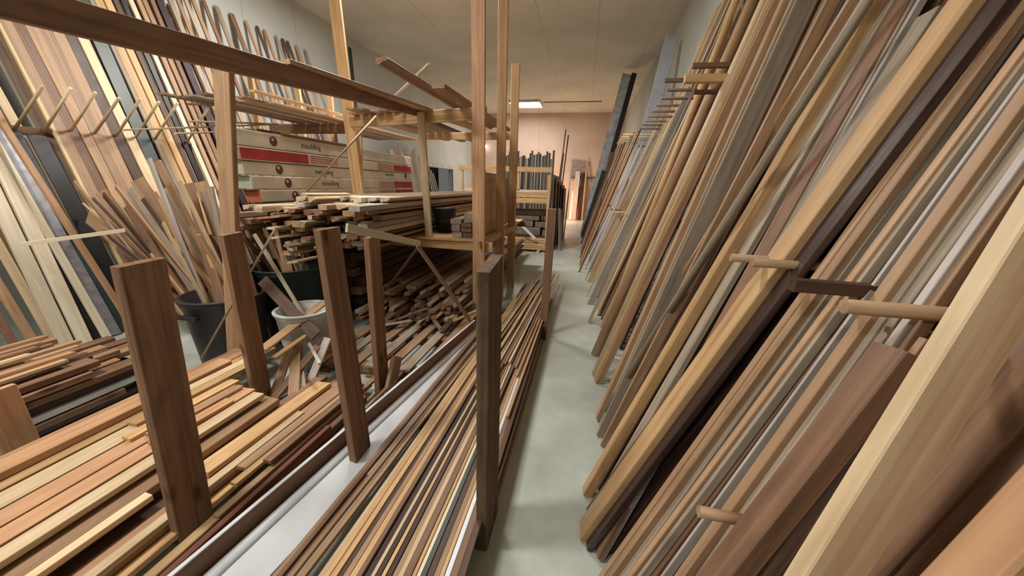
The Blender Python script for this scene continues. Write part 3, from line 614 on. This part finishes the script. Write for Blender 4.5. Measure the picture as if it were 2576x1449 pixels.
rb_t(5, 500, 830, 915, 3, 100, 1800, 1900, 'grey', x0=.16)
rb_t(5, 500, 918, 940, 3, 100, 1905, 1990, 'dark', x0=.2)
rb_t(5, 500, 940, 1060, 6, 400, 230, 350, 'brown', x0=.17)
rb_t(5, 500, 1080, 1108, 5, 1300, 630, 655, 'grey', x0=.18)
rb_t(5, 500, 1122, 1150, 5, 1300, 664, 690, 'lilac', x0=.18)
rb_t(5, 500, 1170, 1325, 6, 400, 390, 485, 'grey', x0=.17, zt=2.2)
rb_t(6, 800, 130, 240, 3, 800, 1620, 1750, 'brown', x0=.13, edge=.05)
rb_t(5, 500, 1330, 1490, 4, 1000, 290, 470, 'honey', x0=.10, edge=.035)
rb_t(6, 400, 690, 790, 3, 800, 1890, 2100, 'gloss', x0=.13)
rb_t(4, 1000, 560, 720, 4, 300, 1190, 1290, 'walnut', x0=.21)
rb_t(4, 1000, 720, 880, 4, 300, 1300, 1400, 'walnut', x0=.22)
rb_t(4, 1000, 885, 950, 6, 400, 920, 985, 'tan', x0=.16)
rb_t(4, 1000, 960, 1040, 6, 400, 1000, 1082, 'tan', x0=.165)
rb_t(4, 1000, 1090, 1180, 6, 400, 1092, 1172, 'grey', x0=.19)
rb_t(4, 1000, 1190, 1265, 6, 400, 1250, 1312, 'tan', x0=.16)
rb_t(4, 1000, 1310, 1350, 6, 400, 1340, 1400, 'grey', x0=.17)
rb_t(4, 1000, 1370, 1520, 6, 400, 1415, 1480, 'brown', x0=.2)
rb_t(4, 1000, 1530, 1556, 6, 400, 1490, 1530, 'lilac', x0=.17)
rb_t(4, 1000, 1640, 1780, 6, 400, 1570, 1680, 'tan', x0=.17)
rb_t(7, 400, 480, 560, 6, 400, 1690, 1800, 'grey', x0=.19)
rb_t(6, 400, 1850, 1960, 6, 800, 1560, 1665, 'grey', x0=.2)
rb_t(6, 400, 1962, 2050, 6, 800, 1680, 1765, 'lilac', x0=.18)
rb_t(6, 400, 2070, 2160, 6, 800, 1790, 1880, 'tan', x0=.19)
rb_t(7, 300, 645, 880, 7, 1000, 100, 350, 'brown', .04, x0=.07, zt=1.31)
rb_t(7, 300, 892, 960, 7, 1000, 350, 398, 'tan', .03, x0=.12, zt=1.33)
rb_t(7, 300, 1010, 1120, 7, 1000, 530, 740, 'pale', x0=.05, edge=.09)
rb_y(.30, .58, .06, .2, 'orange', .03, edge=False)
rb_y(.12, .36, .19, .03, 'tan', .12)
# far part of the wall
rb_t(2, 400, 870, 960, 2, 1000, 590, 680, 'lilac', x0=.15, zt=2.75)
rb_t(2, 400, 845, 868, 2, 1000, 553, 577, 'cream', x0=.13, zt=2.9)
rb_t(2, 400, 770, 843, 2, 1000, 480, 548, 'pale', x0=.15, zt=2.8)
rb_t(2, 400, 962, 985, 2, 1000, 690, 712, 'grey', x0=.16, zt=2.8)
rb_t(2, 400, 1000, 1030, 2, 1000, 716, 745, 'pale', x0=.16)
for q in range(5): rb_t(2, 600, 540+13*q, 552+13*q, 2, 1000, 345+20*q, 362+20*q, 'white' if q % 2 else 'lilac', x0=.12, zt=2.3)
for q in range(9): rb_t(2, 400, 395+23*q, 412+23*q, 2, 1000, 185+17*q, 200+17*q, ('tan', 'brown', 'orange', 'brown', 'dark', 'honey', 'brown', 'honey', 'dark')[q], x0=.0, zt=2.6)
# filler bands: y from, to, number, colours, narrowness; dark woods paint the shaded gaps
def band(y0, y1, n, cols, wr, x0, tilt=.1, kk=.42, zt=None, kinds=('flat',), edge=False, xj=.03):
    for i in range(n):
        y = y0+(y1-y0)*(i+.5)/n+rnd.uniform(-.006, .006)
        w = rnd.uniform(*wr)
        rb_y(y, y+tilt+rnd.uniform(-.03, .03), w, rnd.uniform(.018, .028), rnd.choice(cols), x0+rnd.uniform(-xj, xj), kk, edge, rnd.choice(kinds), zt=None if zt is None else zt+rnd.uniform(-.25, .25))
mix1 = ['brown', 'grey', 'tan', 'brown', 'grey', 'dark', 'tan', 'old']
band(.0, .6, 5, ['tan', 'brown', 'honey'], (.09, .14), .26, .35)
band(.55, 1.5, 18, ['brown', 'dark', 'brown', 'old', 'dark', 'walnut'], (.03, .09), .27, .25)
band(1.4, 2.2, 14, ['brown', 'dark', 'tan', 'dark'], (.04, .1), .29, .2)
band(2.1, 3.2, 14, ['tan', 'brown', 'dark', 'dark'], (.05, .1), .42, .1, .33)
band(2.2, 4.6, 20, ['brown', 'dark', 'walnut', 'dark', 'old'], (.05, .12), .5, .06, .29)
band(3.9, 5.0, 8, ['tan', 'orange', 'brown', 'tan'], (.04, .07), .3, .03, .33)
band(4.5, 6.2, 18, ['cream', 'lilac', 'pale', 'tan', 'grey'], (.05, .1), .3, .0, .32, kinds=('flat', 'casing'))
band(5.2, 6.6, 10, ['grey', 'pale', 'lilac'], (.06, .12), .44, .0, .29)
band(6.3, 7.8, 14, ['cream', 'lilac', 'tan', 'grey', 'pale'], (.03, .08), .22, -.05, .36, 2.6)
band(7.8, 9.6, 10, ['dark', 'brown'], (.05, .1), .2, -.1, .42, 2.4)
RB.sort(key=lambda s: s[0].y+s[1].y*1.6)
XWALL = XR
for i, (p, d_, w, t, k, x0, kk, edge, kind, bow, zt) in enumerate(RB):
    z1 = (XWALL-.04-x0-(w if edge else t))/kk
    if zt: z1 = min(z1, zt)
    else: z1 = min(z1, 4.6)
    z0 = (w if edge else t)*.5*kk*.5+.006
    y_ax = Vector((0, 1, 0)) if not edge else Vector((1, 0, -kk))
    what = 'round pole' if kind == 'round' else 'plank on edge' if edge else 'fluted moulding' if kind == 'fluted' else 'board' if w > .06 else 'strip'
    nm = 'round_pole' if kind == 'round' else 'plank' if edge else 'board' if w > .06 else 'moulding_strip'
    # p lies on the face plane; step back half a thickness towards the wall
    nrm = Vector((1, 0, -kk)).normalized()
    off = nrm*((w if edge else t)/2)
    tag(board(nm, p+d_*z0+off, p+d_*z1+off, w, t, k, y_ax, kind, bow), f'{size(w)} {word(k)} {what} on the right wall, {nth(i+1)} from the near end', 'pole' if kind == 'round' else 'board', RG)
# peg rails
def peg_rail(y0, y1, x, z, label, pegs, round_=True, k='tan', xr=None):
    r = empty('peg_rail', (x, (y0+y1)/2, z), label, 'peg rail', 'peg rails on the right wall')
    box('rail', (x, y0, z-.05), (x+.03, y1, z+.05), 'brown', r)
    for (y, tip, kk_) in pegs:
        board('peg', (x+.01, y, z), (tip, y, z+.01), .032, .032, kk_, kind='round' if round_ else 'flat', parent=r, skew=(0, 0))
    return r
def peg_rail_px(name_label, y0, y1, x, z, lst):
    r = empty('peg_rail', (x, (y0+y1)/2, z), name_label, 'peg rail', 'peg rails on the right wall')
    box('rail', (x, y0, z-.05), (x+.03, y1, z+.05), 'brown', r)
    for (u, v, x0, w, k, round_) in lst:
        p = at(u, v, y=x0) if x0 > 2 else onlean(u, v, x0, .42)
        board('peg', p, (x+.01, p.y, p.z-.005), w, w, k, (0, 0, 1), 'round' if round_ else 'flat', parent=r, skew=(0, 0))
peg_rail_px('lower peg rail behind the near boards on the right wall', .3, 4.6, 1.12, 1.2, [(1838, 648, -.02, .03, 'tan', 1), (1892, 660, .0, .03, 'tan', 1), (1992, 716, .0, .034, 'dark', 0), (2122, 770, .02, .034, 'tan', 1), (2235, 840, .2, .03, 'brown', 0)])
peg_rail_px('lowest peg rail near the floor under the right boards', .7, 2.2, .47, .16, [(1757, 1286, .03, .03, 'tan', 1)])
peg_rail_px('high peg rail above the round poles on the right wall', 2.2, 3.9, 1.5, 2.45, [(1722, 199, 3.1, .055, 'honey', 0), (1742, 166, 3.3, .035, 'brown', 0), (1672, 203, 3.5, .03, 'brown', 0), (1745, 232, 3.3, .03, 'dark', 0)])
peg_rail(4.0, 9.4, 1.50, 2.55, 'upper peg rail on the right wall with a comb of pegs', [(4.25+.36*i, .74+.012*i, 'brown') for i in range(8)]+[(7.5+.35*i, .62, 'pale') for i in range(5)])
peg_rail(4.0, 9.6, 1.1, 1.2, 'lower peg rail far down the right wall', [(5.6, .55, 'tan'), (6.2, .5, 'tan'), (7.0, .5, 'brown'), (8.4, .5, 'brown')])
# plastic-wrapped bundle and steel channel farther on
tag(board('wrapped_bundle', at(1620, 330, y=8.4)+Vector((-.35, 0, -2.9)), at(1690, 95, y=8.4), .24, .12, plain('clear_blue_wrap', (186, 192, 204), .22, 0, .05, 8), (1, 0, 0)), 'bundle in shiny bluish plastic wrap leaning high on the right wall', 'bundle')
p, q = at(1512, 430, y=12.5), at(1578, 186, y=12.5); d_ = (q-p)/(q.z-p.z)
ch = empty('steel_channel', (p+d_*(.02-p.z)), 'tall grey and black steel channel leaning at the far right wall', 'channel')
board('web', p+d_*(.02-p.z), q, .27, .03, plain('grey_steel', (214, 220, 224), .45), (1, 0, 0), parent=ch, skew=(0, 0))
board('flange', p+d_*(.02-p.z)+Vector((.2, -.06, 0)), q+Vector((.2, -.06, 0)), .15, .03, BLACK, (1, 0, 0), parent=ch, skew=(0, 0))
tag(board('dark_sheet', at(1470, 575, y=11)+Vector((0, 0, -.25)), at(1522, 430, y=11), .2, .03, plain('grey_green_tarp', (72, 78, 72), .7), (1, .6, 0)), 'dark grey-green sheet leaning behind the far right boards', 'sheet')

# ------------------------------------------------------------------ boards leaning on the left wall
LG = 'boards leaning on the left wall'
LX0, LK = -4.62, -.305
LB = []
def lb_px(u1, v1, u2, v2, w, t, k, x0=LX0, kk=LK, zt=None, z0=.01):
    A, B = onlean(u1, v1, x0, kk), onlean(u2, v2, x0, kk); d_ = (B-A)/(B.z-A.z); LB.append((A-d_*A.z, d_, w, t, k, x0, kk, zt, z0))
for a in [(300, 852, 76, 458, .09, .03, 'silver'), (281, 852, 72, 484, .1, .03, 'cream'), (167, 754, 68, 545, .1, .03, 'cream'), (125, 772, 72, 662, .1, .03, 'cream'), (300, 765, 99, 450, .05, .03, 'orange', -4.5)]: lb_px(*a)
# colours read along the wall from left to right
line = [(62, 'pale', .03), (80, 'tan', .09), (108, 'brown', .08), (138, 'tan', .1), (166, 'tan', .1), (194, 'tan', .1), (220, 'dark', .1), (250, 'pale', .1), (286, 'green', .14), (314, 'grey', .05), (330, 'honey', .09), (352, 'honey', .08), (370, 'dark', .06), (388, 'black', .06), (408, 'cream', .06), (426, 'tan', .06), (442, 'tan', .06), (458, 'brown', .06), (478, 'aub', .1), (504, 'grey', .07), (522, 'tan', .06), (540, 'grey', .06), (560, 'tan', .06), (585, 'brown', .06), (610, 'grey', .08), (640, 'brown', .08), (668, 'tan', .05), (690, 'dark', .05), (705, 'tan', .05), (728, 'grey', .05), (742, 'dark', .06), (752, 'dark', .05), (770, 'tan', .06), (788, 'grey', .05)]
for (u, k, w) in line:
    A = onlean(u, 180, LX0, LK); yf = A.y+rnd.uniform(-.04, .04)-.02
    LB.append((Vector((LX0, yf, 0)), Vector((LK, (A.y-yf)/max(A.z, .5), 1)), w, .024, k, LX0, LK, None, .01))
for i in range(34):
    y = 1.2+i*.11; w = rnd.uniform(.05, .1)
    LB.append((Vector((LX0-.09, y, 0)), Vector((LK, rnd.uniform(-.02, .02), 1)), w, .02, rnd.choice(['tan', 'brown', 'grey', 'tan', 'dark', 'pale']), LX0-.09, LK, None, .01))
for i in range(9):
    y = .3+i*.14
    LB.append((Vector((LX0-.02, y, 0)), Vector((LK, .02, 1)), .11, .025, rnd.choice(['cream', 'pale', 'tan', 'cream']), LX0, LK, rnd.uniform(1.6, 2.2), .01))
for (y, k) in ((2.48, 'black'), (2.78, 'black'), (2.62, 'teal'), (3.05, 'aub'), (3.3, 'grey')):
    LB.append((Vector((LX0-.04, y, 0)), Vector((LK, .0, 1)), .13 if k != 'grey' else .1, .012, k, LX0-.04, LK, 1.95 if k in ('black', 'teal') else 1.7, .01))
LB.append((Vector((LX0-.05, 5.9, 0)), Vector((LK, 0, 1)), .05, .02, 'tan', LX0-.05, LK, None, .01))
LB.sort(key=lambda s: s[0].y)
for i, (p, d_, w, t, k, x0, kk, zt, z0) in enumerate(LB):
    z1 = (x0-XL-.03-t)/(-kk)
    if zt: z1 = min(z1, zt)

    nrm = Vector((-1, 0, kk)).normalized(); off = nrm*(t/2)
    tag(board('board' if w > .06 else 'moulding_strip', p+d_*(z0+.005)+off, p+d_*z1+off, w, t, k, (0, 1, 0)), f'{size(w)} {word(k)} {"board" if w > .06 else "strip"} on the left wall, {nth(i+1)} from the near end', 'board', LG)
pr = empty('peg_rail', (-5.30, 3.4, 1.98), 'peg rail with a row of pale pegs among the left wall boards', 'peg rail')
box('rail', (-5.33, 2.3, 1.94), (-5.30, 5.0, 2.02), 'brown', pr)
for i, (u, v) in enumerate(((107, 216), (178, 221), (240, 232), (300, 246), (353, 248), (400, 256), (447, 258), (525, 268))):
    a = at(u, v, x=-4.78); board('peg', (-5.31, a.y, 1.97), a, .026, .026, 'pale', kind='round', parent=pr, skew=(0, 0))
tag(box('cardboard_box', (-5.72, 2.2, 1.62), (-5.45, 2.46, 1.78), plain('brown_card', (150, 100, 70), .8)), 'brown cardboard piece on the wall at the far left edge', 'box') if False else None
tag(board('board', (-5.62, 8.75, .01), at(880, 120, x=-5.9), .1, .02, 'green', (0, 1, 0)), 'dark green strip leaning tall on the left wall beyond the honey post', 'board')
SHG = 'grey sheets leaning by the doorway'
for i in range(10):
    y = 10.3+.2*i
    tag(board('sheet_strip', (-5.15-.02*i, y, .005), (-5.66, y, 2.5+.12*(i % 3)), .16, .02, ('lilac', 'grey', 'grey', 'lilac', 'tan')[i % 5], (0, 1, 0)), f'grey weathered strip leaning on the left wall before the doorway, {nth(i+1)} from the near end', 'board', SHG)
for i in range(4):
    tag(board('lath', (-5.0+.05*i, 12.3+.12*i, .005), (-5.68, 12.75+.2*i, 2.25-.1*i), .05, .02, 'lilac', (0, 1, 0)), f'slanted pale lath before the dark doorway, {nth(i+1)} from the near end', 'board', 'laths before the doorway')

# ------------------------------------------------------------------ bench rack at the back
bench = empty('timber_bench', (-1.9, 9.0, 0), 'honey timber bench rack at the end of the aisle', 'bench')
board('top_rail', (-3.13, 9.0, 1.98), (-.8, 9.0, 1.965), .12, .04, 'honey', (0, 0, 1), parent=bench, skew=(0, 0))
for x in (-3.05, -2.45, -1.62): board('baluster', (x, 9.02, 1.5), (x, 9.02, 1.92), .05, .04, 'honey', (1, 0, 0), parent=bench, skew=(0, 0))
board('leg', (-.86, 9.0, 0), (-.86, 9.0, 1.85), .07, .05, 'honey', (1, 0, 0), parent=bench, skew=(0, 0))
board('leg', (-3.05, 9.0, 0), (-3.05, 9.0, 1.45), .07, .05, 'honey', (1, 0, 0), parent=bench, skew=(0, 0))
board('lower_rail', (-3.1, 9.0, .30), (-.83, 9.0, .30), .06, .04, 'honey', (0, 0, 1), parent=bench, skew=(0, 0))
for i, z in enumerate((1.46, 1.385, 1.335, 1.235)):
    tag(board('timber', (-3.1, 9.06-.005*i, z), (-.9, 9.06-.005*i, z), (.07, .07, .04, .12)[i], .05, ('pale', 'honey', 'honey', 'honey')[i], (0, 0, 1)), f'honey timber stacked across the back bench, {nth(i+1)} from the top', 'timber', 'timbers across the back bench')
tag(box('shelf_board', (-3.1, 9.1, 1.44), (-.9, 10.6, 1.47), 'honey'), 'honey deck board on top of the back bench', 'shelf')
CB = plain('dusty_carton', (136, 116, 100), .8)
n = 0
for (x0, x1, z0, z1, y) in ((-2.5, -1.05, .36, .56, 9.2), (-1.0, -.92, .36, .5, 9.25), (-2.4, -1.25, .57, .72, 9.25), (-1.2, -.92, .57, .7, 9.3), (-2.5, -1.1, .73, .84, 9.3), (-2.3, -.95, .85, .98, 9.35)):
    n += 1; tag(box('carton', (x0, y, z0), (x1, y+.6, z1), CB), ['lowest long', 'lowest small', 'second long', 'second small', 'third', 'topmost'][n-1]+' dusty carton on the dark lower shelf of the back bench', 'carton', 'cartons under the back bench')
tag(box('shelf_board', (-3.0, 9.1, .325), (-.9, 10.4, .355), 'dark'), 'dark lower shelf board of the back bench', 'shelf')
BB = 'yellow mouldings bundled under the back bench'
for i in range(4):
    for j in range(3):
        tag(board('moulding', (-3.0, 8.82+.07*j, .085+.052*i), (-.80-.03*((i+j) % 3), 8.82+.07*j, .085+.052*i), .045, .06, ('honey', 'orange', 'pale', 'honey')[i], (0, 0, 1), 'flat'), f'honey moulding bundled at the bench foot, {nth(4-i)} row down, {nth(j+1)} from the front', 'moulding', BB)
for x in (-2.6, -1.05): tag(box('skid', (x, 8.6, 0), (x+.07, 9.2, .056), 'pale'), 'pale skid under the bundle at the back bench, '+('left' if x < -2 else 'right')+' one', 'skid', 'skids')
tag(board('lath', at(1298, 553, y=8.7), at(1346, 600, y=8.7), .06, .012, 'white', (1, 0, .6)), 'white lath slanting in front of the cartons under the back bench', 'lath')
for i in range(5):
    x = -.78+.045*i
    tag(box('sheet', (x, 9.1+.35*i, .01), (x+.022, 11.2+.15*i, 1.86-.08*i), ('brown', 'tan', 'brown', 'dark', 'dark')[i]), f'{("brown","tan","brown","dark","dark")[i]} panel standing at the aisle end of the back bench, {nth(i+1)} from the bench', 'panel', 'panels at the bench end')
tag(board('torn_sheet', (-.52, 9.3, .02), (-.58, 9.4, 1.05), .25, .012, 'lilac', (.2, 1, 0)), 'pale torn sheet standing against the dark panels at the aisle', 'sheet')
# upright frames and sheets behind the bench
UGp = 'upright strips racked behind the back bench'
for i in range(26):
    x = -2.78+.068*i; k = ('grey', 'green', 'teal', 'black', 'grey', 'green', 'tan', 'teal')[(i*5+i//3) % 8]
    tag(board('upright_strip', (x, 12.0+.05*(i % 3), .005), (x+rnd.uniform(-.01, .01), 12.25+.05*(i % 3), 2.55+rnd.uniform(-.12, .15)), .064, .03, k, (1, 0, 0)), f'{word(k)} upright strip racked behind the back bench, {nth(i+1)} from the left', 'strip', UGp)
for i, (u, v, y) in enumerate(((1424, 325, 13), (1430, 340, 13.2), (1418, 385, 12.4), (1440, 400, 12))):
    a = at(u, v, y=y); tag(board('pole', (a.x-.25+.05*i, y-.3, .005), a, .04, .03, ('brown', 'dark', 'green', 'silver')[i], (1, 0, 0)), ['tallest brown', 'tall dark', 'green', 'silver'][i]+' pole standing beyond the upright strips at the aisle end', 'pole', 'poles beyond the strips')
for i, (u0, u1, v0, k) in enumerate(((1448, 1460, 430, 'lilac'), (1452, 1466, 470, 'red'), (1464, 1474, 435, 'walnut'), (1476, 1480, 400, 'orange'), (1438, 1446, 480, 'white'))):
    a, b_ = at(u0, v0, y=18.6), at(u1, v0, y=18.6)
    tag(board('board', ((a.x+b_.x)/2-.05, 18.3, .005), ((a.x+b_.x)/2, 18.9, a.z), b_.x-a.x, .04, k, (1, 0, 0)), f'{word(k)} board standing against the back wall under the warm light, {nth(i+1)} in view' if False else f'{word(k)} board standing against the back wall in the warm light', 'board', 'boards on the back wall')
for i, (u0, u1, v0, v1) in enumerate(((1438, 1456, 402, 440), (1458, 1476, 405, 440))):
    a, b_ = at(u0, v0, y=18.93), at(u1, v1, y=18.93)
    tag(box('grey_sheet', (a.x, 18.95, b_.z), (b_.x, 18.997, a.z), plain('grey_panel', (150, 138, 130), .6)), 'grey panel hung on the back wall, '+('left' if i == 0 else 'right')+' of two', 'panel', 'panels on the back wall')
tag(box('wall_rail', (-.75, 18.9, 2.0), (.55, 18.96, 2.06), 'dark'), 'dark horizontal rail fixed across the back wall', 'rail')
# ------------------------------------------------------------------ lamps
def fixture(x, y, lx, ly, power, label, group='ceiling light fixtures', vis=True):
    r = empty('ceiling_light', (x, y, ZC), label, 'lamp', group)
    box('housing', (x-lx/2-.03, y-ly/2-.03, ZC-.09), (x+lx/2+.03, y+ly/2+.03, ZC-.001), plain('white_enamel', (230, 230, 230), .4), r)
    box('diffuser', (x-lx/2, y-ly/2, ZC-.11), (x+lx/2, y+ly/2, ZC-.088), plain('lit_diffuser', (255, 255, 255), .4, emit=(240, 240, 255), estr=6), r)
    ld = bpy.data.lights.new('ceiling_lamp', 'AREA'); ld.shape = 'RECTANGLE'; ld.size = lx; ld.size_y = ly; ld.energy = power; ld.color = (1, .965, .91)
    lo = bpy.data.objects.new('ceiling_lamp', ld); COL.objects.link(lo); lo.location = (x, y, ZC-.13)
    return r
fixture(-2.75, 16.7, 1.25, 1.0, 190, 'lit fluorescent ceiling light at the far end of the room')
fixture(-2.9, 5.4, 1.25, .6, 430, 'lit ceiling light above the tall rack')
fixture(-3.0, .5, 1.25, .6, 230, 'lit ceiling light above the pine pile')
fixture(-2.6, -3.5, 1.25, .6, 150, 'lit ceiling light behind the camera')
wl = empty('work_lamp', (-1.25, 17.2, 0), 'warm work lamp on the floor behind the dark panels', 'lamp')
lathe('base', [(.12, 0), (.12, .02), (.02, .03), (.02, .5)], (-1.25, 17.2, 0), BLACK, wl)
lathe('bulb', [(.02, .5), (.06, .55), (.07, .62), (.04, .68), (.01, .69)], (-1.25, 17.2, 0), plain('warm_bulb', (255, 220, 170), .4, emit=(255, 170, 100), estr=20), wl)
pl = bpy.data.lights.new('warm_lamp', 'POINT'); pl.energy = 170; pl.color = (1, .52, .26); pl.shadow_soft_size = .25
po = bpy.data.objects.new('warm_lamp', pl); COL.objects.link(po); po.location = (-1.25, 17.2, .9)
a = at(1222, 373, y=18.8)
sl = empty('wall_lamp', a, 'small bright wall lamp seen between the tall aisle posts', 'lamp')
lathe('shade', [(.03, 0), (.09, .05), (.09, .12), (.03, .16)], a, plain('lit_shade', (255, 255, 255), .4, emit=(255, 236, 230), estr=12), sl)
box('arm', (a.x-.02, a.y+.05, a.z+.1), (a.x+.02, 18.99, a.z+.13), BLACK, sl)

# ------------------------------------------------------------------ world and view
wd = bpy.data.worlds.new('world'); S.world = wd; wd.use_nodes = True
wd.node_tree.nodes['Background'].inputs[0].default_value = (.6, .58, .55, 1); wd.node_tree.nodes['Background'].inputs[1].default_value = .3
S.view_settings.view_transform = 'Standard'; S.view_settings.look = 'None'; S.view_settings.gamma = 1; S.view_settings.use_curve_mapping = False
S.view_settings.exposure = -0.45
DUP = {k: v for k, v in SEEN.items() if len(v) > 1}
for k, v in SEEN.items():
    if len(k.split()) > 16: print('LONG', k)
for k, v in DUP.items(): print('DUPLABEL', len(v), k)
print('OBJECT COUNT', len(bpy.data.objects))
